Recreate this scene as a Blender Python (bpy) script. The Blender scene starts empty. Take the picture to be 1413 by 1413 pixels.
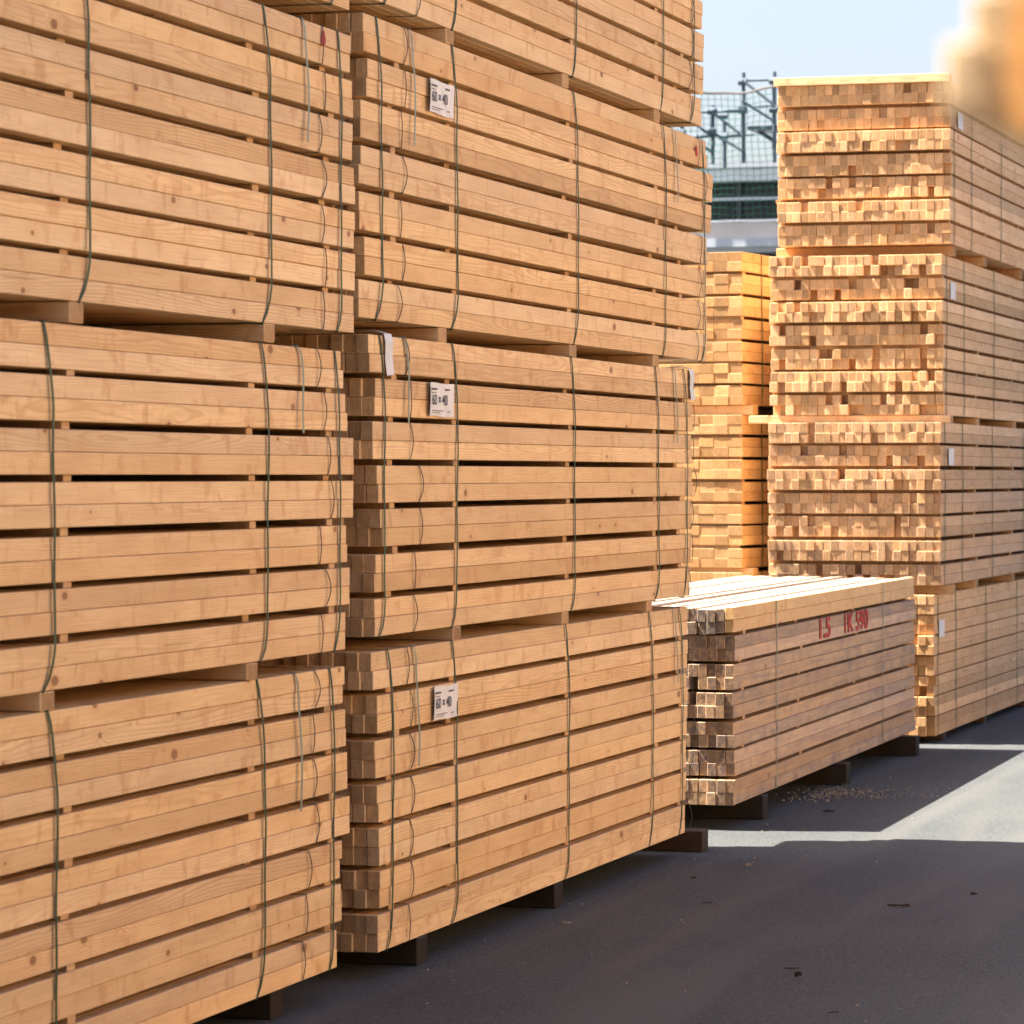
import bpy, bmesh, math, random
from mathutils import Vector, Matrix, Euler
R = math.radians
random.seed(7)
scene = bpy.context.scene
COL = scene.collection

# ------------------------------------------------------------------ camera
CAMZ = 1.57
YAW = math.atan(1494 / 5100)
cam_d = bpy.data.cameras.new('camera')
cam = bpy.data.objects.new('camera', cam_d)
COL.objects.link(cam)
cam.location = (0, 0, CAMZ)
cam.rotation_euler = (R(90), 0, YAW)
cam_d.sensor_width = 36
cam_d.lens = 5100 / 1413 * 36
cam_d.shift_y = -51.5 / 1413
cam_d.clip_start = 0.1
cam_d.clip_end = 2000
cam_d.dof.use_dof = True
cam_d.dof.focus_distance = 13.5
cam_d.dof.aperture_fstop = 9.5
scene.camera = cam

# ------------------------------------------------------------------ sky, sun, exposure
SUN_EL = R(57)
SUN_DIR = Vector((-0.975, -0.215, 0)).normalized()          # horizontal direction towards the sun
world = bpy.data.worlds.new('World')
scene.world = world
world.use_nodes = True
wn = world.node_tree
bg = wn.nodes['Background']
sky = wn.nodes.new('ShaderNodeTexSky')
sky.sky_type = 'NISHITA'
sky.sun_disc = False
sky.sun_elevation = SUN_EL
sky.sun_rotation = math.atan2(SUN_DIR.x, SUN_DIR.y)
sky.air_density = 1.0
sky.dust_density = 3.5
sky.ozone_density = 0.6
hs = wn.nodes.new('ShaderNodeHueSaturation')
hs.inputs['Hue'].default_value = 0.522
hs.inputs['Saturation'].default_value = 0.95
wn.links.new(sky.outputs[0], hs.inputs['Color'])
wn.links.new(hs.outputs[0], bg.inputs['Color'])
bg.inputs['Strength'].default_value = 0.05
sun_d = bpy.data.lights.new('sun', 'SUN')
sun_d.energy = 5.0
sun_d.angle = R(0.53)
sun_d.color = (1.0, 0.93, 0.82)
sun = bpy.data.objects.new('sun', sun_d)
COL.objects.link(sun)
tr = -(SUN_DIR * math.cos(SUN_EL) + Vector((0, 0, math.sin(SUN_EL))))
sun.rotation_euler = tr.to_track_quat('-Z', 'Y').to_euler()
sun.location = (-20, -6, 30)
vs = scene.view_settings
vs.view_transform = 'Standard'
vs.look = 'None'
vs.gamma = 1
vs.exposure = 2.55

# ------------------------------------------------------------------ node helpers
class NT:
    def __init__(self, name):
        self.m = bpy.data.materials.new(name)
        self.m.use_nodes = True
        self.t = self.m.node_tree
        self.b = self.t.nodes['Principled BSDF']
    def n(self, kind, **kw):
        o = self.t.nodes.new(kind)
        for k, v in kw.items():
            setattr(o, k, v)
        return o
    def put(self, sock, v):
        if v is None:
            return
        if isinstance(v, bpy.types.NodeSocket):
            self.t.links.new(v, sock)
        else:
            sock.default_value = v
    def math(self, op, a, b=None, c=None, clamp=False):
        o = self.n('ShaderNodeMath', operation=op, use_clamp=clamp)
        for i, v in enumerate((a, b, c)):
            self.put(o.inputs[i], v)
        return o.outputs[0]
    def vec(self, op, a, b=None):
        o = self.n('ShaderNodeVectorMath', operation=op)
        self.put(o.inputs[0], a)
        self.put(o.inputs[1], b)
        return o.outputs['Value'] if op in ('LENGTH', 'DOT_PRODUCT', 'DISTANCE') else o.outputs[0]
    def comb(self, x, y, z):
        o = self.n('ShaderNodeCombineXYZ')
        for i, v in enumerate((x, y, z)):
            self.put(o.inputs[i], v)
        return o.outputs[0]
    def sep(self, v):
        o = self.n('ShaderNodeSeparateXYZ')
        self.put(o.inputs[0], v)
        return o.outputs
    def noise(self, v, scale=1.0, detail=2.0, rough=0.5, dist=0.0, color=False):
        o = self.n('ShaderNodeTexNoise')
        self.put(o.inputs['Vector'], v)
        o.inputs['Scale'].default_value = scale
        o.inputs['Detail'].default_value = detail
        o.inputs['Roughness'].default_value = rough
        o.inputs['Distortion'].default_value = dist
        return o.outputs['Color'] if color else o.outputs[0]
    def step(self, v, a, b, lo=0.0, hi=1.0):
        o = self.n('ShaderNodeMapRange', interpolation_type='SMOOTHSTEP')
        self.put(o.inputs[0], v)
        for i, x in enumerate((a, b, lo, hi)):
            self.put(o.inputs[i + 1], x)
        return o.outputs[0]
    def mix(self, f, a, b, mode='MIX'):
        o = self.n('ShaderNodeMix', data_type='RGBA', blend_type=mode)
        self.put(o.inputs[0], f)
        self.put(o.inputs[6], a)
        self.put(o.inputs[7], b)
        return o.outputs[2]
    def bump(self, h, strength=0.3, dist=0.01):
        o = self.n('ShaderNodeBump')
        o.inputs['Strength'].default_value = strength
        o.inputs['Distance'].default_value = dist
        self.put(o.inputs['Height'], h)
        self.t.links.new(o.outputs[0], self.b.inputs['Normal'])
    def fin(self, col=None, rough=None, spec=None, metal=None):
        self.put(self.b.inputs['Base Color'], col)
        self.put(self.b.inputs['Roughness'], rough)
        self.put(self.b.inputs['Specular IOR Level'], spec)
        self.put(self.b.inputs['Metallic'], metal)
        return self.m

def C(r, g, b):
    return (r, g, b, 1)

# ------------------------------------------------------------------ timber material: growth rings cut by the piece itself
def timber():
    k = NT('timber')
    tc = k.n('ShaderNodeTexCoord')
    oi = k.n('ShaderNodeObjectInfo')
    rnd, tint, wear = oi.outputs['Random'], oi.outputs['Color'], oi.outputs['Alpha']
    P = tc.outputs['Object']
    px, py, pz = k.sep(P)
    yo = k.math('MULTIPLY_ADD', rnd, 61.0, py)
    r2 = k.math('FRACT', k.math('MULTIPLY', rnd, 37.7))
    r3 = k.math('FRACT', k.math('MULTIPLY', rnd, 113.3))
    r4 = k.math('FRACT', k.math('MULTIPLY', rnd, 411.9))
    zo = k.math('MULTIPLY_ADD', r2, 23.0, pz)
    # knots
    kv = k.n('ShaderNodeTexVoronoi', voronoi_dimensions='2D')
    k.put(kv.inputs['Vector'], k.comb(k.math('MULTIPLY', yo, 3.6), k.math('MULTIPLY', zo, 6.2), 0.0))
    kv.inputs['Scale'].default_value = 1.0
    kd = kv.outputs['Distance']
    kc = k.sep(kv.outputs['Color'])
    has = k.math('GREATER_THAN', kc[0], 0.70)
    ksz = k.math('MULTIPLY_ADD', k.math('POWER', kc[1], 2.0), 0.075, 0.022)
    knot = k.math('MULTIPLY', has, k.step(k.math('DIVIDE', kd, ksz), 1.05, 0.7))
    halo = k.math('MULTIPLY', has, k.step(kd, 0.24, 0.03))
    # ring centre wanders along the piece
    wob = k.noise(k.comb(k.math('MULTIPLY', yo, 0.9), k.math('MULTIPLY', r2, 40.0), 0.0), 1.0, 1.0, 0.4, color=True)
    wx, wy, wz = k.sep(wob)
    cx = k.math('ADD', k.math('MULTIPLY_ADD', r3, 0.16, -0.08), k.math('MULTIPLY_ADD', wx, 0.06, -0.03))
    cz = k.math('ADD', k.math('MULTIPLY_ADD', r4, 0.16, -0.08), k.math('MULTIPLY_ADD', wy, 0.06, -0.03))
    rad = k.vec('LENGTH', k.comb(k.math('SUBTRACT', px, cx), 0.0, k.math('SUBTRACT', pz, cz)))
    rad = k.math('ADD', rad, k.math('MULTIPLY', halo, 0.010))
    rad = k.math('ADD', rad, k.math('MULTIPLY', k.noise(k.comb(k.math('MULTIPLY', yo, 5.0), px, k.math('MULTIPLY', zo, 20.0)), 1.0, 2.0), 0.006))
    ph = k.math('FRACT', k.math('MULTIPLY', rad, 175.0))
    ring = k.step(ph, 0.45, 0.95)
    ring = k.math('MULTIPLY', ring, k.step(ph, 1.0, 0.95))
    # fibre, blotches, cross stains
    fibre = k.noise(k.comb(k.math('MULTIPLY', yo, 5.0), k.math('MULTIPLY', px, 240.0), k.math('MULTIPLY', zo, 240.0)), 1.0, 2.0, 0.6)
    blot = k.noise(k.comb(k.math('MULTIPLY', yo, 2.2), px, k.math('MULTIPLY', zo, 9.0)), 1.0, 3.0, 0.55)
    stain = k.noise(k.comb(k.math('MULTIPLY', yo, 11.0), k.math('MULTIPLY', px, 4.0), k.math('MULTIPLY', zo, 7.0)), 1.0, 3.0, 0.6, 0.6)
    nrm = k.sep(tc.outputs['Normal'])
    endf = k.math('GREATER_THAN', k.math('ABSOLUTE', nrm[1]), 0.75)
    base = k.mix(k.step(blot, 0.28, 0.72), C(0.735, 0.510, 0.275), C(0.865, 0.630, 0.355))
    base = k.mix(k.math('MULTIPLY', k.step(stain, 0.53, 0.70), 0.75), base, C(0.62, 0.36, 0.175))
    figs = k.math('MULTIPLY_ADD', k.math('POWER', r4, 1.3), 0.62, 0.18)
    base = k.mix(k.math('MULTIPLY', ring, figs), base, C(0.56, 0.31, 0.14))
    base = k.mix(k.math('MULTIPLY', k.step(fibre, 0.42, 0.72), 0.34), base, C(0.60, 0.33, 0.15))
    base = k.mix(k.math('MULTIPLY', halo, 0.28), base, C(0.62, 0.33, 0.14))
    base = k.mix(k.math('MULTIPLY', knot, 0.80), base, C(0.24, 0.10, 0.035))
    # thin drying checks
    chk = k.noise(k.comb(k.math('MULTIPLY', yo, 2.3), k.math('MULTIPLY', px, 30.0), k.math('MULTIPLY', zo, 150.0)), 1.0, 1.0)
    base = k.mix(k.math('MULTIPLY', k.step(chk, 0.76, 0.79), 0.45), base, C(0.34, 0.17, 0.07))
    # end grain
    saw = k.noise(k.comb(k.math('MULTIPLY', px, 150.0), k.math('MULTIPLY', rnd, 50.0), k.math('MULTIPLY', zo, 30.0)), 1.0, 4.0, 0.7)
    pat = k.noise(k.comb(k.math('MULTIPLY', px, 26.0), k.math('MULTIPLY', rnd, 90.0), k.math('MULTIPLY', zo, 26.0)), 1.0, 2.0)
    endc = k.mix(k.math('MULTIPLY', ring, 0.6), C(0.58, 0.375, 0.19), C(0.32, 0.18, 0.075))
    endc = k.mix(k.step(saw, 0.42, 0.66, 0.0, 0.7), endc, C(0.68, 0.475, 0.265))
    endc = k.mix(k.math('MULTIPLY', k.step(pat, 0.5, 0.72), 0.42), endc, C(0.34, 0.20, 0.09))
    endc = k.mix(1.0, endc, k.mix(k.math('MULTIPLY', r3, 1.0), C(0.66, 0.63, 0.58), C(1.08, 1.05, 1.0)), 'MULTIPLY')
    col = k.mix(endf, base, endc)
    # weathering: grey streaks, amount carried by each piece
    w1 = k.noise(k.comb(k.math('MULTIPLY', yo, 1.7), k.math('MULTIPLY', px, 60.0), k.math('MULTIPLY', zo, 60.0)), 1.0, 4.0, 0.65)
    w2 = k.noise(k.comb(k.math('MULTIPLY', yo, 6.0), k.math('MULTIPLY', px, 12.0), k.math('MULTIPLY', zo, 12.0)), 1.0, 3.0, 0.6)
    wf = k.math('MULTIPLY', wear, k.math('ADD', k.step(w1, 0.3, 0.7, 0.25, 0.75), k.step(w2, 0.45, 0.75, 0.0, 0.4)), clamp=True)
    wf = k.math('MULTIPLY', wf, k.math('MULTIPLY_ADD', endf, 0.4, 1.0), clamp=True)
    wcol = k.mix(endf, C(0.335, 0.275, 0.25), C(0.15, 0.108, 0.085))
    col = k.mix(wf, col, wcol)
    col = k.mix(1.0, col, tint, 'MULTIPLY')
    vary = k.mix(r2, C(0.89, 0.85, 0.82), C(1.06, 1.06, 1.05))
    col = k.mix(1.0, col, vary, 'MULTIPLY')
    hgt = k.math('ADD', k.math('MULTIPLY', fibre, 0.25), k.math('MULTIPLY', endf, k.math('MULTIPLY', saw, 1.3)))
    k.bump(hgt, 0.55, 0.004)
    return k.fin(col, 0.62, 0.22)

def plain(name, col, rough=0.5, spec=0.5, metal=0.0, var=0.0, scale=8.0):
    k = NT(name)
    c = C(*col)
    if var:
        tc = k.n('ShaderNodeTexCoord')
        n = k.noise(tc.outputs['Object'], scale, 4.0, 0.6)
        c = k.mix(k.step(n, 0.3, 0.7), C(*[v * (1 - var) for v in col]), C(*[min(1, v * (1 + var)) for v in col]))
    return k.fin(c, rough, spec, metal)

def asphalt():
    k = NT('asphalt')
    tc = k.n('ShaderNodeTexCoord')
    P = tc.outputs['Object']
    x, y, z = k.sep(P)
    fine = k.noise(P, 140.0, 3.0, 0.75)
    mid = k.noise(P, 22.0, 3.0, 0.6)
    big = k.noise(P, 0.9, 4.0, 0.6)
    # dust in the wheel lane, running along the aisle
    lane = k.noise(k.comb(k.math('MULTIPLY', x, 2.2), k.math('MULTIPLY', y, 0.16), 3.0), 1.0, 3.0, 0.5, 0.4)
    grit = k.noise(P, 38.0, 4.0, 0.85)
    col = k.mix(k.step(big, 0.3, 0.7), C(0.033, 0.038, 0.041), C(0.047, 0.052, 0.053))
    col = k.mix(k.step(fine, 0.46, 0.72, 0.0, 0.8), col, C(0.15, 0.16, 0.16))
    col = k.mix(k.step(fine, 0.50, 0.30, 0.0, 0.8), col, C(0.012, 0.012, 0.014))
    col = k.mix(k.step(grit, 0.54, 0.66, 0.0, 0.85), col, C(0.12, 0.125, 0.12))
    col = k.mix(k.step(grit, 0.45, 0.32, 0.0, 0.75), col, C(0.014, 0.014, 0.016))
    col = k.mix(k.step(lane, 0.47, 0.68, 0.0, 0.5), col, C(0.098, 0.095, 0.088))
    col = k.mix(k.step(mid, 0.60, 0.82, 0.0, 0.35), col, C(0.095, 0.085, 0.08))
    v = k.n('ShaderNodeTexVoronoi')
    k.put(v.inputs['Vector'], P)
    v.inputs['Scale'].default_value = 5.0
    vc = k.sep(v.outputs['Color'])
    speck = k.math('MULTIPLY', k.math('GREATER_THAN', vc[0], 0.7), k.step(v.outputs['Distance'], 0.035, 0.02))
    col = k.mix(k.math('MULTIPLY', speck, 0.6), col, C(0.30, 0.22, 0.15))
    k.bump(k.math('ADD', fine, k.math('MULTIPLY', mid, 0.5)), 0.6, 0.006)
    return k.fin(col, 0.85, 0.3)

M = {}
M['timber'] = timber()
M['asphalt'] = asphalt()
M['strap'] = plain('green_strap', (0.020, 0.058, 0.024), 0.55, 0.3, 0, 0.25, 3.0)
M['strap_pale'] = plain('pale_strap', (0.20, 0.235, 0.17), 0.4, 0.5, 0, 0.2, 5.0)
M['string'] = plain('dark_string', (0.05, 0.035, 0.03), 0.6, 0.3)
M['paper'] = plain('paper', (0.74, 0.73, 0.72), 0.6, 0.3, 0, 0.05, 14.0)
M['film'] = plain('plastic_film', (0.68, 0.66, 0.64), 0.35, 0.5, 0, 0.08, 20.0)
M['ink'] = plain('ink', (0.10, 0.10, 0.12), 0.7, 0.2)
M['red'] = plain('red_paint', (0.42, 0.05, 0.045), 0.7, 0.2, 0, 0.35, 30.0)
M['metal'] = plain('galvanised_steel', (0.085, 0.11, 0.145), 0.6, 0.4, 0.2, 0.15, 3.0)
M['white_metal'] = plain('white_sheet_metal', (0.42, 0.45, 0.50), 0.5, 0.4, 0, 0.06, 2.0)
M['pale'] = plain('pale_fascia_sheet', (0.70, 0.76, 0.82), 0.6, 0.3, 0, 0.05, 2.0)
M['grey_wall'] = plain('grey_render', (0.36, 0.33, 0.32), 0.8, 0.2, 0, 0.08, 2.0)
M['dark'] = plain('dark_glass', (0.015, 0.018, 0.02), 0.25, 0.5)
M['corrugated'] = plain('anthracite_sheet', (0.075, 0.075, 0.085), 0.5, 0.4, 0, 0.1, 1.0)
M['net'] = plain('green_net', (0.035, 0.15, 0.09), 0.8, 0.1)
M['bark'] = plain('bark', (0.05, 0.035, 0.025), 0.9, 0.1, 0, 0.3, 40.0)
M['chip'] = plain('wood_chip', (0.25, 0.215, 0.17), 0.8, 0.1, 0, 0.3, 40.0)

# ------------------------------------------------------------------ object helpers
def link(name, mesh, parent=None, loc=(0, 0, 0), rot=(0, 0, 0)):
    o = bpy.data.objects.new(name, mesh)
    COL.objects.link(o)
    o.parent = parent
    o.location = loc
    o.rotation_euler = rot
    return o
def tag(o, label, cat, group=None):
    o['label'] = label
    o['category'] = cat
    if group:
        o['group'] = group
    return o
def empty(name, loc, rz=0.0):
    e = link(name, None, None, loc, (0, 0, rz))
    e.empty_display_size = 0.2
    return e
def mesh_from(name, verts, faces, mat):
    me = bpy.data.meshes.new(name)
    me.from_pydata([tuple(v) for v in verts], [], faces)
    me.materials.append(M[mat])
    me.update()
    return me
class MB:
    def __init__(self):
        self.v, self.f = [], []
    def box(self, x0, x1, y0, y1, z0, z1):
        n = len(self.v)
        self.v += [(x, y, z) for z in (z0, z1) for y in (y0, y1) for x in (x0, x1)]
        self.f += [tuple(n + i for i in q) for q in ((0, 2, 3, 1), (4, 5, 7, 6), (0, 1, 5, 4), (2, 6, 7, 3), (0, 4, 6, 2), (1, 3, 7, 5))]
        return self
    def bar(self, a, b, r, sides=8):
        a, b = Vector(a), Vector(b)
        d = (b - a).normalized()
        u = d.orthogonal().normalized()
        w = d.cross(u)
        n = len(self.v)
        for p in (a, b):
            for i in range(sides):
                t = 2 * math.pi * i / sides
                self.v.append(p + u * (r * math.cos(t)) + w * (r * math.sin(t)))
        for i in range(sides):
            j = (i + 1) % sides
            self.f.append((n + i, n + j, n + sides + j, n + sides + i))
        self.f.append(tuple(n + i for i in reversed(range(sides))))
        self.f.append(tuple(n + sides + i for i in range(sides)))
        return self
    def mesh(self, name, mat):
        return mesh_from(name, self.v, self.f, mat)

def chamfer_box(name, w, l, h, c, mat, skew=0.0):
    """box centred on its origin, w along x, l along y, h along z, chamfered edges; skew slants the near end"""
    a, b, d = w / 2, l / 2, h / 2
    bm = bmesh.new()
    bmesh.ops.create_cube(bm, size=1)
    for v in bm.verts:
        v.co = Vector((v.co.x * w, v.co.y * l, v.co.z * h))
    bmesh.ops.bevel(bm, geom=list(bm.edges), offset=c, segments=1, affect='EDGES')
    if skew:
        for v in bm.verts:
            if v.co.y < 0:
                v.co.y += (0.5 + v.co.x / w) * skew * -1
    me = bpy.data.meshes.new(name)
    bm.to_mesh(me)
    bm.free()
    me.materials.append(M[mat])
    return me
CACHE = {}
def beam_mesh(w, l, h, c=0.0016):
    key = (round(w, 4), round(l, 2), round(h, 4))
    if key not in CACHE:
        CACHE[key] = chamfer_box('beam', w, round(l, 2), h, c, 'timber')
    return CACHE[key]
def wood(name, w, l, h, parent, loc, rot=(0, 0, 0), tint=(1, 1, 1), wear=0.0):
    o = link(name, beam_mesh(w, l, h), parent, loc, rot)
    o.color = (tint[0], tint[1], tint[2], wear)
    return o

def ribbon(pts, width, thick, mat, name):
    """flat band along pts (in planes of constant y), width along y"""
    v, f = [], []
    n = len(pts)
    for i, p in enumerate(pts):
        p = Vector(p)
        a, b = Vector(pts[max(0, i - 1)]), Vector(pts[min(n - 1, i + 1)])
        t = (b - a).normalized()
        nrm = t.cross(Vector((0, 1, 0)))
        if nrm.length < 1e-4:
            nrm = Vector((1, 0, 0))
        nrm.normalize()
        side = nrm.cross(t).normalized() * (width / 2)
        off = nrm * thick
        v += [p - side, p + side, p + side + off, p - side + off]
    for i in range(n - 1):
        k = i * 4
        for j in range(4):
            m = (j + 1) % 4
            f.append((k + j, k + m, k + 4 + m, k + 4 + j))
    f.append((0, 1, 2, 3))
    k = (n - 1) * 4
    f.append((k + 3, k + 2, k + 1, k))
    return mesh_from(name, v, f, mat)

def letters(name, body, size, mat, depth=0.0004, wscale=1.0, bold=0.02):
    cu = bpy.data.curves.new(name, 'FONT')
    cu.body = body
    cu.size = size
    cu.extrude = depth
    cu.offset = size * bold
    cu.align_x = 'CENTER'
    cu.align_y = 'CENTER'
    t = bpy.data.objects.new(name, cu)
    COL.objects.link(t)
    dg = bpy.context.evaluated_depsgraph_get()
    me = bpy.data.meshes.new_from_object(t.evaluated_get(dg))
    bpy.data.objects.remove(t)
    me.materials.clear()
    me.materials.append(M[mat])
    for v in me.vertices:
        v.co.x *= wscale
    me.name = name
    return me

FACE_ROT = (R(90), 0, R(90))      # a sheet drawn in xy turned to face +x, its width along +y

# ------------------------------------------------------------------ a strapped bundle of sawn timber
def bundle(label, group, loc, y0, y1, p, g, ncol, bw, solo, rz=0.0, layers=7, tint=(1, 1, 1), wear=0.0, endj=0.006,
           deep=0.0, deepj=0.0, facej=0.0024, stickers=(), straps=(), strings=(), tails=(), gapj=0.0, rows=2, solo_top=False, sw=0.05,
           endtint=0.0, strap_w=0.0125, name='timber_bundle'):
    """loc = ground-plan point of the bundle's face edge with its underside height; the face looks along +x,
    the beams run along +y from y0[layer] to y1[layer] (layer 0 on top)."""
    root = empty(name, loc, rz)
    tag(root, label, 'timber', group)
    bh = p / rows
    W = ncol * (bw + 0.0006)
    H = layers * p + (layers - 1) * g
    inner = MB()
    rng = random.Random(hash(label) % 1000 if False else sum(map(ord, label)))
    gv = [rng.uniform(0.72, 1.22) for _ in range(max(1, layers - 1))]
    gs = sum(gv) / len(gv)
    GAP = [g * q / gs for q in gv] + [0]
    TOP = [H - L * p - sum(GAP[:L]) for L in range(layers)]
    for L in range(layers):
        zt, gl = TOP[L], GAP[L]
        a0 = y0[L % len(y0)]
        a1 = y1[L % len(y1)]
        for r in range(rows):
            zc = zt - (r + 0.5) * bh
            xrow = rng.uniform(-1, 1) * facej
            for c in range(ncol):
                xc = -(c + 0.5) * (bw + 0.0006) + xrow + rng.uniform(-1, 1) * gapj
                j0 = a0 + rng.gauss(0, endj)
                j1 = a1 + rng.gauss(0, endj)
                if deep and rng.random() < deep:
                    j0 += rng.uniform(0.3, 1.0) * deepj
                ln = max(0.3, j1 - j0)
                single = c < solo or (solo_top and L == 0 and r == 0)
                if single:
                    v = 1 + rng.uniform(-0.08, 0.06)
                    hue = rng.uniform(-0.055, 0.05)
                    tt = (tint[0] * v, tint[1] * v * (1 + hue * 0.6), tint[2] * v * (1 + hue * 2))
                    if endtint and rng.random() < 0.35:
                        q = 1 - rng.uniform(0, endtint)
                        tt = (tt[0] * q, tt[1] * q, tt[2] * q * 0.97)
                    wr = min(1.0, wear * rng.uniform(0.6, 1.25))
                    if wear == 0.0 and rng.random() < 0.14:
                        wr = rng.uniform(0.05, 0.18)
                    wood('beam', bw - 0.0006, ln, bh - 0.0012, root, (xc, j0 + ln / 2, zc),
                         (0, rng.uniform(-1, 1) * 0.012 if deep else 0, rng.uniform(-1, 1) * 0.0011), tt, wr)
                else:
                    inner.box(xc - bw / 2 + .0004, xc + bw / 2 - .0004, j0, j1, zc - bh / 2 + .0006, zc + bh / 2 - .0006)
        if L < layers - 1:
            for s in stickers:
                if s < a0 + 0.03 or s > a1 - 0.03:
                    s = min(max(s, a0 + 0.04), a1 - 0.04)
                xo = rng.uniform(-0.030, 0.001)
                o = link('spacer_slat', CACHE.setdefault(('st', sw, round(gl, 4), round(W, 2)), chamfer_box('slat', W - 0.01, sw, gl - 0.0006, 0.001, 'timber')),
                         root, (-W / 2 + xo, s + rng.uniform(-1, 1) * 0.02, zt - p - gl / 2), (0, 0, rng.uniform(-1, 1) * 0.01))
                o.color = (0.76, 0.71, 0.67, 0.0)
    if inner.f:
        o = link('inner_beams', inner.mesh('inner_beams', 'timber'), root)
        o.color = (tint[0], tint[1], tint[2], wear)
        o['kind'] = 'stuff'
    for (s, drift, bulge) in straps:
        pts = []
        b0 = 0.0022
        for i in range(5):
            pts.append((-W - b0 + i * W / 4.0 * 0.995, s - drift, H + b0))
        n = 26
        ph = rng.uniform(0, 6)
        for i in range(n + 1):
            t = i / n
            env = min(1, t / 0.22) ** 0.7 * min(1, (1 - t) / 0.10) ** 0.6
            pts.append((b0 + bulge * env + 0.0012 * math.sin(ph + 19 * t), s + drift * (env - 1) + 0.006 * math.sin(ph + 5 * t) * env, H + b0 - t * (H + 2 * b0)))
        for i in range(5):
            pts.append((-0.02 - i * (W - 0.02) / 4, s - drift, -b0))
        for i in range(5):
            pts.append((-W - b0 * 1.5, s - drift, H * i / 4))
        link('strap', ribbon(pts, strap_w, 0.0009, 'strap', 'strap'), root)
    for s in strings:                                      # a thin tie round every layer
        for L in range(layers):
            zt = TOP[L]
            bow = rng.uniform(-0.01, 0.035)
            yy = s + rng.uniform(-0.03, 0.03) + (y1[L % len(y1)] - y1[0] if s > 1.5 else y0[L % len(y0)] - y0[0])
            pts = [(-0.10, yy, zt + 0.0015), (0.001, yy, zt + 0.0015)]
            for i in range(11):
                t = i / 10
                pts.append((0.0028 + 0.006 * math.sin(math.pi * t), yy + bow * math.sin(math.pi * t), zt - t * p))
            pts += [(-0.004, yy, zt - p - 0.0015), (-0.10, yy, zt - p - 0.0015)]
            link('layer_tie', ribbon(pts, 0.006, 0.0012, 'string', 'layer_tie'), root)
    for (s, drop) in tails:                                # loose end of a strap hanging down the face
        pts = [(-0.12, s - 0.01, H + 0.003), (-0.02, s - 0.01, H + 0.004), (0.004, s - 0.008, H + 0.002)]
        ph = rng.uniform(0, 6)
        for i in range(1, 15):
            t = i / 14
            pts.append((0.007 + 0.010 * t, s + 0.02 * math.sin(2.2 * t + ph * 0.1) + 0.006 * math.sin(7 * t + ph), H - t * drop))
        link('strap_tail', ribbon(pts, 0.014, 0.0009, 'strap_pale', 'strap_tail'), root)
    root['_H'] = H
    return root

def paper_label(root, y, z, w, h, big='60 × 40'):
    bm = MB()
    nx, ny = 8, 5
    for s, xx in ((0, 0.0), (1, 0.0012)):
        for j in range(ny + 1):
            for i in range(nx + 1):
                wv = 0.0035 * math.sin(i * 1.1 + j * 0.5) + (0.006 if i == 0 else 0)
                bm.v.append((xx + abs(wv), (i / nx - 0.5) * w, (j / ny - 0.5) * h + 0.002 * math.sin(i * 0.9)))
    q = (nx + 1) * (ny + 1)
    for j in range(ny):
        for i in range(nx):
            a = j * (nx + 1) + i
            bm.f.append((a + 1, a, a + nx + 1, a + nx + 2))
            bm.f.append((q + a, q + a + 1, q + a + nx + 2, q + a + nx + 1))
    lab = link('paper_label', bm.mesh('paper_label', 'paper'), root, (0.005, y, z))
    lab['label'] = 'white paper label printed with the size of the timber'
    t = link('printed_size', letters('printed_size', big, h * 0.44, 'ink', wscale=1.12, bold=0.004), lab, (0.0068, -w * 0.09, -h * 0.02), FACE_ROT)
    t2 = link('printed_maker_mark', MB().box(0, 0.0006, -w * 0.42, -w * 0.20, h * 0.29, h * 0.345).box(0, 0.0006, w * 0.12, w * 0.30, h * 0.29, h * 0.34)
              .box(0, 0.0006, -w * 0.42, -w * 0.24, h * 0.20, h * 0.22).mesh('mark', 'ink'), lab, (0.0068, 0, 0))
    t3 = link('printed_small_print', MB().box(0, 0.0006, -w * 0.40, w * 0.05, -h * 0.34, -h * 0.32).box(0, 0.0006, -w * 0.40, -w * 0.1, -h * 0.40, -h * 0.385)
              .box(0, 0.0006, w * 0.2, w * 0.30, -h * 0.36, -h * 0.335).mesh('mark', 'ink'), lab, (0.0068, 0, 0))
    return lab

def bearer(label, x, y, z, h, w=0.085, ln=1.05, tint=(0.92, 0.86, 0.80), wear=0.12, over=0.0, group=None, rz=0.0, dark=False):
    """squared timber lying across under a bundle; x = face of the bundle above it"""
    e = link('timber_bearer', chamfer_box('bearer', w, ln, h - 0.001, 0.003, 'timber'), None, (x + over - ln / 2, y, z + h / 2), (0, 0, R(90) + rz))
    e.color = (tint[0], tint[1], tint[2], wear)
    tag(e, label, 'bearer', group)
    return e

# ------------------------------------------------------------------ ground
gm = MB()
gm.v = [(-300, -60, 0), (300, -60, 0), (300, 500, 0), (-300, 500, 0)]
gm.f = [(0, 1, 2, 3)]
ground = link('ground', gm.mesh('ground', 'asphalt'))
ground['kind'] = 'structure'

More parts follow.
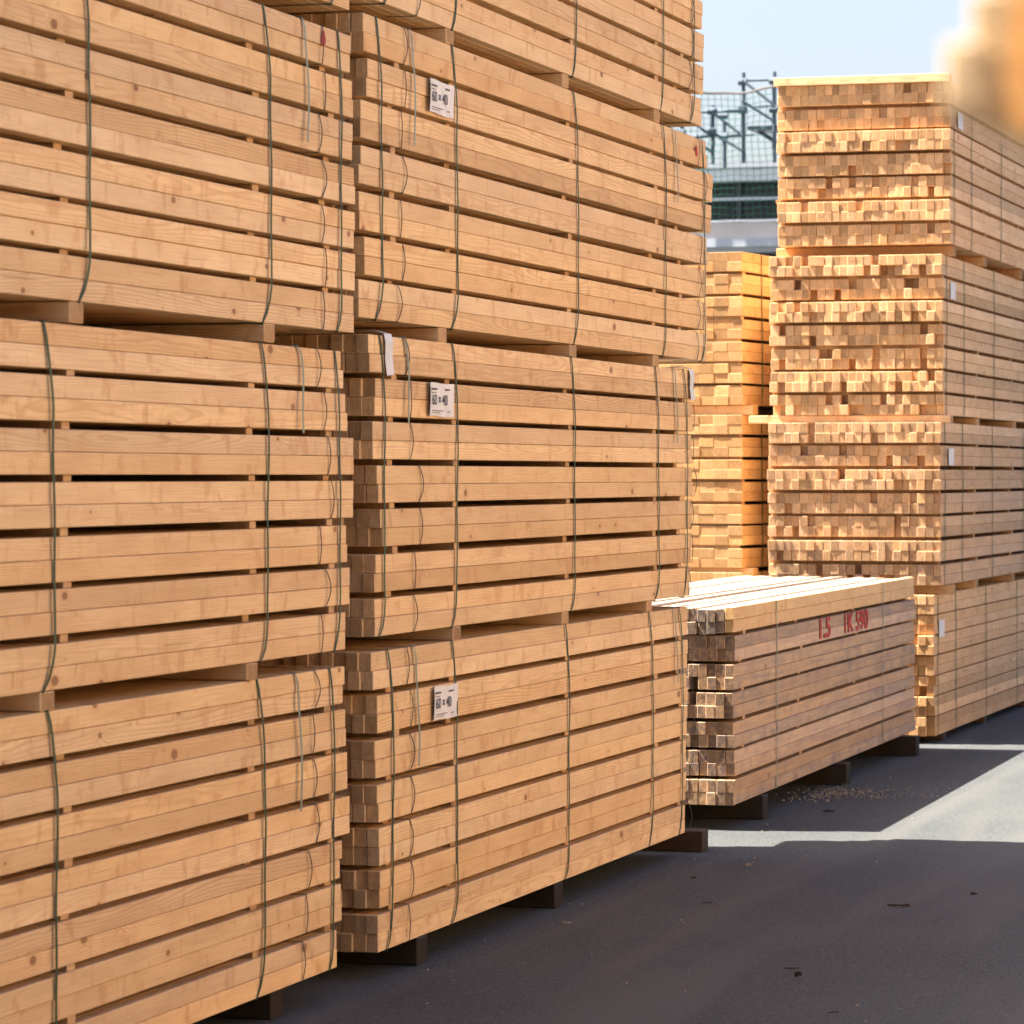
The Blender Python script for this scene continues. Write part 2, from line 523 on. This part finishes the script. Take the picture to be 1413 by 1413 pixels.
# ------------------------------------------------------------------ LEFT STACK (bundles reach past the left edge of the picture)
XL, XM = -3.615, -3.61
OFF = 6.40
def rel(a, o):
    return [v - o for v in a]
pL, gL = 0.1125, 0.0185
L_far = {0: [10.60] * 7, 1: [10.60, 10.62, 10.62, 10.635, 10.64, 10.65, 10.635],
         2: [10.525, 10.57, 10.625, 10.635, 10.57, 10.59, 10.565], 3: [10.535, 10.56, 10.57, 10.59, 10.515, 10.51, 10.475]}
L_z = {3: 0.095, 2: 1.043, 1: 2.0, 0: 2.975}
L_lab = {0: 'topmost bundle of the left foreground stack, cut off by the picture top',
         1: 'third bundle up in the left foreground stack, with a red paint spot at its end',
         2: 'second bundle up in the left foreground stack, at eye level',
         3: 'lowest bundle of the left foreground stack, resting on dark bearers'}
L_st = {0: (8.5, 9.8, 10.45), 1: (8.56, 9.88, 10.50), 2: (8.34, 9.86, 10.48), 3: (8.36, 9.83, 10.43)}
L_tl = {1: 10.16, 2: 10.12, 3: 10.10}
LB = {}
for i in range(4):
    LB[i] = bundle(L_lab[i], 'bundles of the left foreground stack', (XL, OFF, L_z[i]), [0.02, 0.0, 0.04, 0.01, 0.03, 0.0, 0.02], rel(L_far[i], OFF), pL, gL, 25, 0.0404, 3,
           stickers=rel((6.7, 7.6, 8.47, 9.80, 10.44), OFF), straps=[(s - OFF, 0.05 if k < 2 else 0.03, 0.0045) for k, s in enumerate(L_st[i])],
           strings=[L_st[i][2] - 0.19 - OFF], tails=[(L_tl[i] - OFF, {1: 0.36, 2: 0.25, 3: 0.40}[i])] if i in L_tl else [],
           tint=(1.0, 0.985, 0.97) if i != 3 else (0.98, 0.95, 0.91), endj=0.005)
dot = MB()
dot.v = [(0, 0.021 * math.cos(t * 0.524) * (1 - 0.25 * math.sin(t * 0.524)), 0.024 * math.sin(t * 0.524)) for t in range(12)]
dot.f = [tuple(range(12))]
link('paint_spot', dot.mesh('paint_spot', 'red'), LB[1], (0.0030, 10.345 - OFF, 2.862 - 2.0))['label'] = 'red paint spot'
for nm, z, h, ys in (('second and third', 1.946, 0.053, (7.1, 8.50, 9.88)), ('lowest and second', 0.994, 0.048, (7.0, 8.32, 9.74)), ('third and topmost', 2.914, 0.06, (7.1, 8.5, 9.7))):
    for k, y in enumerate(ys):
        bearer('pale bearer between %s left-stack bundles, %s' % (nm, ('out of view to the left', 'near the picture edge', 'nearer its far end')[k]),
               XL, y, z, h, group='bearers in the left stack', over=0.004 if k == 2 else 0)
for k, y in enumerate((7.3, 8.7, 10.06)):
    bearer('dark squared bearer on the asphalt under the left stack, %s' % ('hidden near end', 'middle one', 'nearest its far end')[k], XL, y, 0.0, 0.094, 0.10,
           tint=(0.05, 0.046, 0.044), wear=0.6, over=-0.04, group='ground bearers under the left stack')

# ------------------------------------------------------------------ MIDDLE STACK (paper labels on its bundles)
pM, gM = 0.117, 0.019
OM = 10.5
M_near = {0: [10.62] * 7, 1: [10.71, 10.75, 10.69, 10.68, 10.67, 10.71, 10.67], 2: [10.76, 10.815, 10.80, 10.85, 10.88, 10.83, 10.82],
          3: [10.79, 10.838, 10.832, 10.838, 10.86, 10.868, 10.855]}
M_far = {0: [15.22, 15.2, 15.21, 15.18, 15.2, 15.19, 15.15], 1: [15.25, 15.36, 15.32, 15.28, 15.25, 15.27, 15.25], 2: [14.99, 14.99, 14.98, 15.0, 14.98, 14.99, 14.94],
         3: [14.92, 14.91, 14.90, 14.90, 14.88, 14.88, 14.86]}
M_z = {3: 0.09, 2: 1.069, 1: 2.05, 0: 3.035}
M_lab = {0: 'topmost bundle of the middle stack, cut off by the picture top',
         1: 'third bundle up in the middle stack, the highest with a white label',
         2: 'second bundle up in the middle stack, with white film over its top corners',
         3: 'lowest bundle of the middle stack, above the bearers on the asphalt'}
M_st = {0: (10.95, 11.66, 13.15, 14.48, 15.0), 1: (10.87, 11.66, 13.17, 14.52, 15.2), 2: (10.90, 11.66, 13.13, 14.40, 14.88), 3: (10.98, 11.66, 13.05, 14.30, 14.80)}
M_sr = {0: 11.2, 1: 11.09, 2: 11.14, 3: 11.11}
M_tl = {1: (11.16, 0.37), 2: (11.10, 0.27), 3: (11.2, 0.38)}
MBn = {}
for i in range(4):
    MBn[i] = bundle(M_lab[i], 'bundles of the middle stack', (XM, OM, M_z[i]), rel(M_near[i], OM), rel(M_far[i], OM), pM, gM, 25, 0.0404, 8,
            stickers=rel((11.04, 11.685, 13.12, 14.42, 14.85), OM), straps=[(s - OM, 0.045, 0.004) for s in M_st[i]],
            strings=[M_sr[i] - OM, 14.98 - OM if i != 1 else 15.08 - OM], tails=([(M_tl[i][0] - OM, M_tl[i][1]), (14.66 - OM, 0.30)] if i in M_tl else []),
            tint=(1.0, 0.985, 0.96), endj=0.006)
for i, zc in ((1, 0.744), (2, 0.744), (3, 0.738)):
    paper_label(MBn[i], (11.478 if i < 3 else 11.52) - OM, zc, 0.275, 0.108)
d2 = link('paint_spot', dot.mesh('paint_spot', 'red'), MBn[1], (0.0030, 15.06 - OM, 0.875))
d2['label'] = 'red paint spot'
for k, (y, sg) in enumerate(((10.93, 1), (14.955, 1))):           # folded film over the top corners of the eye-level bundle
    H = MBn[2]['_H']
    pts = [(-0.10, y - OM, H + 0.012), (-0.03, y - OM, H + 0.016), (0.004, y - OM, H + 0.006), (0.010, y - OM, H - 0.02), (0.007, y - OM + 0.004, H - 0.07), (0.012, y - OM + 0.008, H - 0.122)]
    f = link('film_flap', ribbon(pts, 0.075, 0.001, 'film', 'film_flap'), MBn[2])
    f['label'] = 'white plastic film flap'
ORD3 = ('nearest the camera', 'middle of three', 'nearest the far end')
for nm, z, h, ys in (('second and third', 1.998, 0.051, (11.52, 13.13, 14.38)), ('lowest and second', 1.022, 0.046, (11.68, 13.02, 14.27)), ('third and topmost', 2.984, 0.05, (11.60, 13.02, 14.4))):
    for k, y in enumerate(ys):
        bearer('pale bearer between the %s bundles of the middle stack, %s' % (nm, ORD3[k]), XM, y, z, h, group='bearers in the middle stack')
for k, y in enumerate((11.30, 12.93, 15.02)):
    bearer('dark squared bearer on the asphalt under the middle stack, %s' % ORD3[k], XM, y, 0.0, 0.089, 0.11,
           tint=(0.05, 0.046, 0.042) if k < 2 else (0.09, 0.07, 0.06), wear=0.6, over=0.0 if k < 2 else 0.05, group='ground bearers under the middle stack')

# ------------------------------------------------------------------ LOW WEATHERED BUNDLE (red paint figures)
ON = 15.9
NB = bundle('low weathered grey bundle with red painted figures on its side', None, (-3.640, ON, 0.112), [0.0, 0.02, 0.01, 0.0, 0.01, 0.015, 0.0], [5.0, 5.02, 4.99, 5.03, 5.0, 5.02, 5.01],
            0.1125, 0.0145, 25, 0.0404, 8, rz=R(1.0), tint=(0.88, 0.85, 0.88), wear=0.95, endj=0.005, deep=0.06, deepj=0.08, facej=0.004, gapj=0.0008,
            stickers=(0.25, 1.6, 3.2, 4.8), straps=((0.95, 0.0, 0.004), (3.9, 0.0, 0.004)), strings=(), solo_top=True, endtint=0.2)
for ch in NB.children:                                            # the top layer has weathered least
    if ch.name.startswith('beam') and ch.location.z > NB['_H'] - 0.113:
        if ch.location.x > -0.05:
            ch.color = (0.98, 0.95, 0.88, 0.10)
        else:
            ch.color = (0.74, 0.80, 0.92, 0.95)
        if ch.location.x < -0.05:
            ch.location.z += random.uniform(-0.012, 0.003)
            ch.rotation_euler.y = random.uniform(-0.08, 0.08)
            ch.scale.x = random.uniform(0.86, 0.95)
    if ch.name.startswith('strap'):
        ch.data.materials[0] = M['strap_pale']
NH = NB['_H']
for body, y in (('1.5', 2.16), ('1K', 2.83), ('590', 3.24)):
    t = link('painted_figures', letters('painted_figures', body, 0.140, 'red', wscale=2.1 if body == '1.5' else 1.8), NB, (0.0062, y, NH - 0.1125 - 0.0145 - 0.056), FACE_ROT)
    t['label'] = 'red sprayed figures ' + body
for k, y in enumerate((16.5, 18.45, 20.45)):
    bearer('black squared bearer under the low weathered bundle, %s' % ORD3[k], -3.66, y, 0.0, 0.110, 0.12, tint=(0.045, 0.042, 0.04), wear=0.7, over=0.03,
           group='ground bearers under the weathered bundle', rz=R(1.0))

# ------------------------------------------------------------------ TALL BACK STACK (rough sunlit end faces)
ORR = 21.33
R_p = {4: (0.1125, 0.006), 3: (0.119, 0.0195), 2: (0.1175, 0.0185), 1: (0.1185, 0.0185)}
R_z = {4: 0.045, 3: 0.925, 2: 1.920, 1: 2.915}
R_x = {4: -3.69, 3: -3.65, 2: -3.64, 1: -3.595}
R_lab = {1: 'topmost bundle of the tall back stack, a pale plank across its top', 2: 'third bundle up in the tall back stack, short brown shadows over its rough ends',
         3: 'second bundle up in the tall back stack, with greyed stained beam ends', 4: 'lowest bundle of the tall back stack, tightly layered beside the weathered bundle'}
R_t = {1: (1.13, 1.03, 0.98), 2: (1.12, 1.04, 1.0), 3: (1.04, 0.97, 0.95), 4: (1.06, 0.98, 0.92)}
RB = {}
for i in (1, 2, 3, 4):
    p, g = R_p[i]
    RB[i] = bundle(R_lab[i], 'bundles of the tall back stack', (R_x[i], ORR, R_z[i]), [0.0, 0.02, -0.01, 0.01, 0.02, 0.0, 0.015], [5.0] * 7, p, g, 22, 0.0460, 22,
            tint=R_t[i], wear=(0.08, 0.16, 0.40, 0.10)[i - 1], endj=(0.0028, 0.005, 0.005, 0.006)[i - 1], deep=(0.07, 0.15, 0.13, 0.14)[i - 1], deepj=(0.05, 0.09, 0.07, 0.07)[i - 1], facej=0.003, gapj=0.0004,
            stickers=(0.10, 1.35, 2.8, 4.3), straps=((0.12, 0.0, 0.003), (0.75, 0.0, 0.003), (1.9, 0.0, 0.003), (3.2, 0.0, 0.003)), endtint=0.25, strap_w=0.014)
    lb = link('paper_label', MB().box(0, 0.0015, -0.09, 0.09, -0.05, 0.05).mesh('paper_label', 'paper'), RB[i], (0.008, 0.32 if i < 4 else 0.22, RB[i]['_H'] - 0.14 - 0.06))
    lb['label'] = 'small white paper label'
for i, (lab, z, h) in {1: ('dark brown bearer under the topmost bundle of the back stack', 2.853, 0.061), 2: ('grey-ended bearer under the third bundle of the back stack', 1.872, 0.047),
                       3: ('tan bearer under the second bundle of the back stack', 0.868, 0.056)}.items():
    for k, y in enumerate((21.56 if i != 2 else 21.42, 22.7, 24.2, 25.8)):
        bearer('%s, %s' % (lab, ('at its near end', 'second from the near end', 'third from the near end', 'at its far end')[k]), R_x[i] + (0.03 if k == 0 and i != 1 else -0.02), y, z, h, 0.10,
               ln=1.06 if not (i == 2 and k == 0) else 1.2, tint=(0.80, 0.66, 0.55) if i == 1 else (0.85, 0.78, 0.72), wear=0.15, over=0.01, group='bearers in the back stack')
for k, y in enumerate((21.75, 23.3, 25.0)):
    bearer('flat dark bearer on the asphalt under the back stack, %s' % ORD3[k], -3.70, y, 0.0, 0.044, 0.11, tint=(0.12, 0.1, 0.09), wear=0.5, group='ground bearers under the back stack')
pl = link('loose_plank', chamfer_box('plank', 0.10, 1.045, 0.047, 0.002, 'timber'), None, (-3.595 - 0.52, 21.36, 2.915 + RB[1]['_H'] + 0.0245), (0, 0, R(90)))
pl.color = (0.86, 0.86, 0.84, 0)
tag(pl, 'pale sunlit plank lying across the top of the tall back stack', 'plank')
for k, y in enumerate((23.0, 24.8)):
    pl2 = link('loose_plank', pl.data, None, (-3.595 - 0.52, y, 2.915 + RB[1]['_H'] + 0.0245), (0, 0, R(90)))
    pl2.color = (1.1, 1.08, 0.95, 0)
    tag(pl2, 'hidden plank across the back stack top, %s behind the sunlit one' % ('first', 'second')[k], 'plank')

# ------------------------------------------------------------------ YELLOW SUNLIT STACK behind the middle stack
YX, YY, YR = -4.95, 21.85, R(-7)
Y_z = {3: 0.05, 2: 1.005, 1: 1.992}
Y_lab = {1: 'topmost bundle of the sunlit yellow stack behind the middle stack', 2: 'second bundle of the sunlit yellow stack, lit end and shaded side',
         3: 'lowest bundle of the sunlit yellow stack, mostly hidden by the weathered bundle'}
for i in (1, 2, 3):
    b = bundle(Y_lab[i], 'bundles of the sunlit yellow stack', (YX, YY, Y_z[i]), [0.0, 0.006, -0.004, 0.008, 0.0, 0.004, 0.006], [3.0] * 7, 0.1175, 0.0175, 12, 0.092, 12, rz=YR,
               tint=(0.72, 0.655, 0.55), wear=0.02, endj=0.0015, stickers=(0.06, 0.9, 2.0, 2.9), straps=((0.35, 0, 0.003), (1.4, 0, 0.003)))
for i, z, h in ((1, 1.933, 0.058), (2, 0.978 - 0.03, 0.056)):
    for k, y in enumerate((0.10, 1.4, 2.8)):
        c_, s_ = math.cos(YR), math.sin(YR)
        px_, py_ = YX - s_ * y, YY + c_ * y
        e = bearer('tan bearer under the %s bundle of the sunlit yellow stack, %s' % ('topmost' if i == 1 else 'second', ORD3[k]), 0, 0, z, h, 0.10, ln=1.18, group='bearers in the yellow stack')
        e.rotation_euler = (0, 0, R(90) + YR)
        e.location = (px_ - c_ * 0.54, py_ - s_ * 0.54, z + h / 2)

# ------------------------------------------------------------------ BLURRED FOREGROUND PILE at the right edge
FX = -0.183
FB = bundle('blurred timber pile in the near right foreground, one corner in view', None, (FX + 1.02, 1.46, 1.6365), [0.04, 0.0, 0.05, 0.02], [2.6] * 4, 0.118, 0.019, 25, 0.0404, 0, layers=4,
            stickers=(0.2, 1.2, 2.3), tint=(1.0, 0.97, 0.92), solo_top=True)
for (c, r, y) in [(0, 0, 1.985), (0, 1, 2.075), (0, 2, 2.15), (0, 3, 2.17)] + [(c, r, 2.27 + 0.01 * ((c * 7 + r * 5) % 4)) for c in (1, 2, 3) for r in range(4)]:
    ln = 4.6 - y
    me = chamfer_box('lath', 0.0130, ln, 0.0252, 0.0010, 'timber')
    y *= 0.7
    if (c, r) == (0, 0):
        for v in me.vertices:
            if v.co.y < 0:
                v.co.y += (v.co.z / 0.0252 + 0.5) * 0.0035
    o = link('lath', me, FB, (-0.2303 + c * 0.0134 - (FX + 1.02), y + ln / 2 - 1.46, 1.722 + r * 0.0258 - 1.6365))
    o.color = (0.70, 0.74, 0.78, 0)
for k, z in enumerate((0.1, 0.90)):
    bundle('lower timber bundle beneath the blurred foreground pile, %s' % ('on the ground', 'second up')[k], 'bundles under the foreground pile', (FX + 1.10, 2.2, z), [0.0] * 5, [2.4] * 5, 0.118, 0.019, 25, 0.0404, 1, layers=5,
           stickers=(0.2, 1.2, 2.2), tint=(1.0, 0.97, 0.92))
for z, h, nm in ((0, 0.099, 'ground'), (0.767, 0.131, 'lower'), (1.567, 0.0685, 'upper')):
    for k, y in enumerate((2.45, 3.4, 4.4)):
        bearer('%s bearer in the foreground pile outside the picture, %s' % (nm, ORD3[k]), FX + 1.06, y, z, h, group='bearers in the foreground pile')

# ------------------------------------------------------------------ UNSEEN ROW ACROSS THE AISLE (added at the right to bounce warm light)
for si, (ya, nb) in enumerate(((6.4, 3), (11.0, 4), (15.6, 4))):
    for k in range(nb):
        lv = ('on the ground', 'second up', 'third up', 'topmost')[k]
        st = ('nearest', 'second', 'third')[si]
        b = bundle('bundle %s in the %s stack across the aisle' % (lv, st), 'unseen bundles added across the aisle to bounce light',
                   (2.9, ya + 4.2, 0.09 + k * 0.985), [0.0, 0.02, 0.01], [4.2] * 3, pM, gM, 25, 0.0404, 1, rz=R(180), stickers=(0.3, 1.5, 2.8, 3.9))
        for q in (0.5, 2.1, 3.7):
            bearer('bearer under the added unseen bundle %s, %s stack across the aisle, %s' % (lv, st, ('near', 'middle', 'far')[int(q / 1.5)]), 2.9 + 1.05, ya + q,
                   0.0 if k == 0 else 0.09 + k * 0.985 - 0.052, 0.089 if k == 0 else 0.051, group='bearers of the unseen row added across the aisle')

# ------------------------------------------------------------------ UNSEEN SECOND ROW added to block sun through the gap of left and middle stacks
for k in range(4):
    lv = ('lowest', 'second', 'third', 'topmost')[k]
    bundle('%s bundle of the stack behind the gap between left and middle stacks' % lv, 'unseen second-row bundles added to block sun', (-4.78, 7.9, 0.09 + k * 0.985), [0.0, 0.02, 0.01], [4.2] * 3, pM, gM, 25, 0.0404, 1, stickers=(0.3, 1.5, 2.8, 3.9))
    for q in (0.5, 2.1, 3.7):
        bearer('bearer under the %s bundle of the added unseen second row, %s' % (lv, ('near', 'middle', 'far')[int(q / 1.5)]), -4.78, 7.9 + q, 0.0 if k == 0 else 0.09 + k * 0.985 - 0.052, 0.089 if k == 0 else 0.051, group='bearers of the added unseen second row')

# ------------------------------------------------------------------ BACKGROUND: hall, scaffold and safety net
def camxy(px, d):
    xc = (px - 706.5) / 5100 * d
    return xc * math.cos(YAW) - d * math.sin(YAW), xc * math.sin(YAW) + d * math.cos(YAW)
BY = 44.6
hall = empty('industrial_hall', (-10, BY, 0))
tag(hall, 'grey industrial hall with white gutters and dark windows far behind the stacks', 'building')
link('corrugated_wall', MB().box(-14, 9, 0.02, 12, 0, 4.30).mesh('wall', 'corrugated'), hall)
rib = MB().box(-0.05, 0.05, -0.05, 0.019, 0, 4.29).mesh('rib', 'corrugated')
for i in range(100):
    link('wall_rib', rib, hall, (-13.9 + i * 0.22, 0, 0))
link('lower_gutter', MB().box(-14, 9, -0.30, 12, 4.302, 4.36).box(-14, 9, -0.42, -0.30, 4.36, 4.47).mesh('gutter', 'white_metal'), hall)
link('parapet_wall', MB().box(-14, 9, -0.12, 12, 4.475, 4.68).mesh('parapet', 'grey_wall'), hall)
link('window_sill', MB().box(-14, 9, -0.2, 0.2, 4.682, 4.705).mesh('sill', 'white_metal'), hall)
for i in range(15):
    w = link('window', MB().box(-13.95 + i * 1.53, -13.95 + i * 1.53 + 1.47, 0.35, 0.40, 4.71, 5.20).mesh('window', 'dark'), hall)
    link('window_frame', MB().box(-13.95 + i * 1.53 + 1.47, -13.95 + i * 1.53 + 1.53, 0.28, 0.42, 4.71, 5.20).mesh('frame', 'corrugated'), w)
link('window_rail', MB().box(-14, 9, -0.02, 0.03, 4.96, 4.995).mesh('rail', 'white_metal'), hall)
link('fascia', MB().box(-14, 9, -0.10, 12, 5.205, 5.335).mesh('fascia', 'pale'), hall)
link('upper_gutter', MB().box(-14, 9, -0.16, 12, 5.34, 5.385).box(-14, 9, -0.22, -0.16, 5.35, 5.44).mesh('gutter', 'white_metal'), hall)

scaf = empty('scaffold', (-10.0, 43.4, 0))
tag(scaf, 'galvanised tube scaffold standing against the hall roof', 'scaffold')
def sxz(px, py, d=44.3):
    x, y = camxy(px, d)
    return x + 10.0, CAMZ - (py - 655) * d / 5100
def tube(name, a, b, r=0.024, y0=0.0, y1=None):
    y1 = y0 if y1 is None else y1
    return link(name, MB().bar((a[0], y0, a[1]), (b[0], y1, b[1]), r).mesh(name, 'metal'), scaf)
X977, X1022, X1070 = sxz(977.5, 0)[0], sxz(1023, 0)[0], sxz(1071, 0)[0]
def Z(py):
    return sxz(0, py)[1]
STEP = X1022 - X977
for k in range(-2, 3):
    x = X977 + k * STEP
    if k == 0:
        top = Z(143)
    elif k < 0:
        top = Z(160)
    else:
        top = Z(99)
    for yy in ((0.0, 0.62) if k != 1 else (0.0,)):
        post = tube('post', (x, Z(224)), (x, top - (0.15 if yy else 0)), 0.025, yy)
        if -1 <= k <= 2:
            for zz in (Z(151), Z(112) if k > 0 else Z(180)):
                link('coupler', MB().bar((x - 0.05, yy - 0.04, zz), (x + 0.05, yy - 0.04, zz), 0.045).mesh('coupler', 'metal'), post)
for k in range(-2, 2):
    x0, x1 = X977 + k * STEP, X977 + (k + 1) * STEP
    hi = Z(110) if k >= 1 else Z(152)
    lo = Z(139) if k >= 1 else Z(180)
    tube('ledger', (x0, hi), (x1, hi), 0.02, -0.04)
    tube('brace', (x0, hi), (x1, hi - 0.30), 0.018, -0.07)
    tube('ledger', (x0, lo), (x1, lo + 0.02), 0.018, 0.62)
    tube('brace', (x0, lo), (x1, lo - 0.24), 0.018, -0.07)
    if k >= 1:
        link('platform_board', MB().box(x0 + 0.05, x1 + 0.1, 0.0, 0.62, Z(178), Z(173)).mesh('platform_board', 'metal'), scaf)
        tube('brace', (x0 + 0.1, Z(176)), (x1, Z(196)), 0.025, 0.3)

net = MB()
nx0, nx1 = X977 - 1.6, X1070 + 1.4
zt_, zb_ = Z(123), Z(306)
cell = 0.079
def nz(i, t):
    return 0.03 * math.sin(i * 0.31) * t
i = 0
x = nx0
nrow = int((zt_ - zb_) / cell)
ncolm = int((nx1 - nx0) / cell)
def npt(i, j):
    u, v = i / ncolm, j / nrow
    sag = 0.05 * math.sin(u * 9.5) ** 2
    return Vector((nx0 + i * cell + 0.012 * math.sin(j * 0.7 + i * 0.2), -0.14 + 0.05 * math.sin(i * 0.35 + j * 0.2), zt_ - j * cell - sag * (1 - v) + 0.010 * math.sin(i * 0.9 + j * 0.4)))
for j in range(nrow + 1):
    for i in range(ncolm):
        net.bar(npt(i, j), npt(i + 1, j), 0.0034, 3)
for i in range(ncolm + 1):
    for j in range(nrow):
        net.bar(npt(i, j), npt(i, j + 1), 0.0034, 3)
nt = empty('safety_net', (-10.0, 43.4, 0))
tag(nt, 'green safety net stretched in front of the scaffold and dark windows', 'net')
m_ = link('mesh_strands', net.mesh('mesh_strands', 'net'), nt)
m_['kind'] = 'stuff'
rp = MB()
for i in range(ncolm):
    rp.bar(npt(i, 0), npt(i + 1, 0), 0.014, 5)
link('edge_rope', rp.mesh('edge_rope', 'string'), nt)

# ------------------------------------------------------------------ litter on the asphalt
def gpt(px, py):
    d = 5100 * CAMZ / (py - 655)
    return camxy(px, d)
def scrap(name, label, px, py, ln, wd, th, ang, mat, cat, seed, group=None):
    rg = random.Random(seed)
    n = 7
    v = []
    for zz in (0, th):
        for i in range(n):
            t = i / (n - 1)
            hw = wd / 2 * (math.sin(math.pi * min(max(t, 0.08), 0.92))) * rg.uniform(0.6, 1.1)
            cy = wd * 0.5 * math.sin(t * 3 + seed)
            v += [((t - 0.5) * ln, cy - hw, zz + th * rg.uniform(0, 0.6)), ((t - 0.5) * ln, cy + hw, zz + th * rg.uniform(0, 0.6))]
    f = []
    k = 2 * n
    for i in range(n - 1):
        a = 2 * i
        f += [(a, a + 2, a + 3, a + 1), (k + a, k + a + 1, k + a + 3, k + a + 2), (a, k + a, k + a + 2, a + 2), (a + 1, a + 3, k + a + 3, k + a + 1)]
    f += [(0, 1, k + 1, k), (2 * n - 2, k + 2 * n - 2, k + 2 * n - 1, 2 * n - 1)]
    x, y = gpt(px, py)
    v = [(a * 0.62, b_ * 0.6, c_ * 0.6) for a, b_, c_ in v]
    o = link(name, mesh_from(name, v, f, mat), None, (x, y, 0.002), (0, 0, R(ang)))
    tag(o, label, cat, group)
    return o
scrap('bark_strip', 'long dark strip of bark on the asphalt, right of centre', 1240, 1252, 0.13, 0.022, 0.012, 22, 'bark', 'bark', 1)
scrap('twig', 'thin dark twig on the asphalt near the bottom edge', 1092, 1338, 0.075, 0.008, 0.006, 20, 'bark', 'twig', 2)
scrap('dry_leaf', 'small curled dark leaf just below the twig', 1101, 1349, 0.035, 0.028, 0.02, 50, 'bark', 'leaf', 3)
scrap('wood_splinter', 'pale splinter of wood near the bottom right corner', 1276, 1375, 0.045, 0.007, 0.005, 15, 'chip', 'wood chip', 4)
scrap('wood_splinter', 'flat dull splinter lying in front of the middle stack far end', 975, 1247, 0.07, 0.014, 0.004, 17, 'bark', 'wood chip', 5)
scrap('wood_chip', 'tiny pale chip on the asphalt beside the middle ground bearer', 1033, 1196, 0.045, 0.025, 0.012, 30, 'chip', 'wood chip', 6)
scrap('bark_strip', 'dark bark flake in the shade of the weathered bundle', 1144, 1121, 0.09, 0.04, 0.012, 12, 'bark', 'bark', 7)
scrap('wood_chip', 'small pale chip below the middle stack second bearer', 781, 1276, 0.05, 0.02, 0.012, 40, 'chip', 'wood chip', 8)
scrap('bark_flake', 'dark flake of bark near the right picture edge', 1344, 1235, 0.04, 0.02, 0.01, 10, 'bark', 'bark', 9)
scrap('pebble_of_bark', 'small dark crumb just right of the far ground bearer', 957, 1213, 0.03, 0.024, 0.012, 10, 'bark', 'bark', 10)
scrap('wood_splinter', 'faint pale splinter at the bottom right below the long bark', 1150, 1398, 0.06, 0.012, 0.004, 35, 'bark', 'wood chip', 11)
rg = random.Random(5)
ch = MB()
def flakes(n, fn, smin, smax):
    for _ in range(n):
        x, y = fn()
        a = rg.uniform(0, 6.28)
        s = rg.uniform(smin, smax)
        w = s * rg.uniform(0.2, 0.5)
        k = len(ch.v)
        ca, sa = math.cos(a), math.sin(a)
        zz = 0.003
        for (u, v_, q) in ((-s, -w, 0), (s, -w * 0.6, 1), (s * 0.8, w, 0), (-s * 0.9, w * 0.7, 1)):
            ch.v.append((x + u * ca - v_ * sa, y + u * sa + v_ * ca, zz + q * 0.004))
            ch.v.append((x + u * ca - v_ * sa, y + u * sa + v_ * ca, zz + q * 0.004 + 0.002))
        ch.f += [(k, k + 2, k + 4, k + 6), (k + 1, k + 7, k + 5, k + 3), (k, k + 1, k + 3, k + 2), (k + 2, k + 3, k + 5, k + 4), (k + 4, k + 5, k + 7, k + 6), (k + 6, k + 7, k + 1, k)]
c0 = gpt(1150, 1097)
flakes(330, lambda: (c0[0] + rg.gauss(0, 0.10), c0[1] + rg.gauss(0, 0.22)), 0.002, 0.008)
flakes(150, lambda: (c0[0] + 0.25 + rg.gauss(0, 0.15), c0[1] + 0.1 + rg.gauss(0, 0.2)), 0.002, 0.006)
flakes(40, lambda: (-3.6 + abs(rg.gauss(0, 0.35)), rg.uniform(9, 21)), 0.002, 0.006)
flakes(60, lambda: (rg.uniform(-3.6, -0.8), rg.uniform(8, 20)), 0.002, 0.005)
so = link('sawdust', ch.mesh('sawdust', 'chip'))
so['kind'] = 'stuff'
tag(so, 'pale sawdust and tiny chips scattered on the asphalt', 'sawdust')
for o in bpy.data.objects:
    if '_H' in o:
        del o['_H']
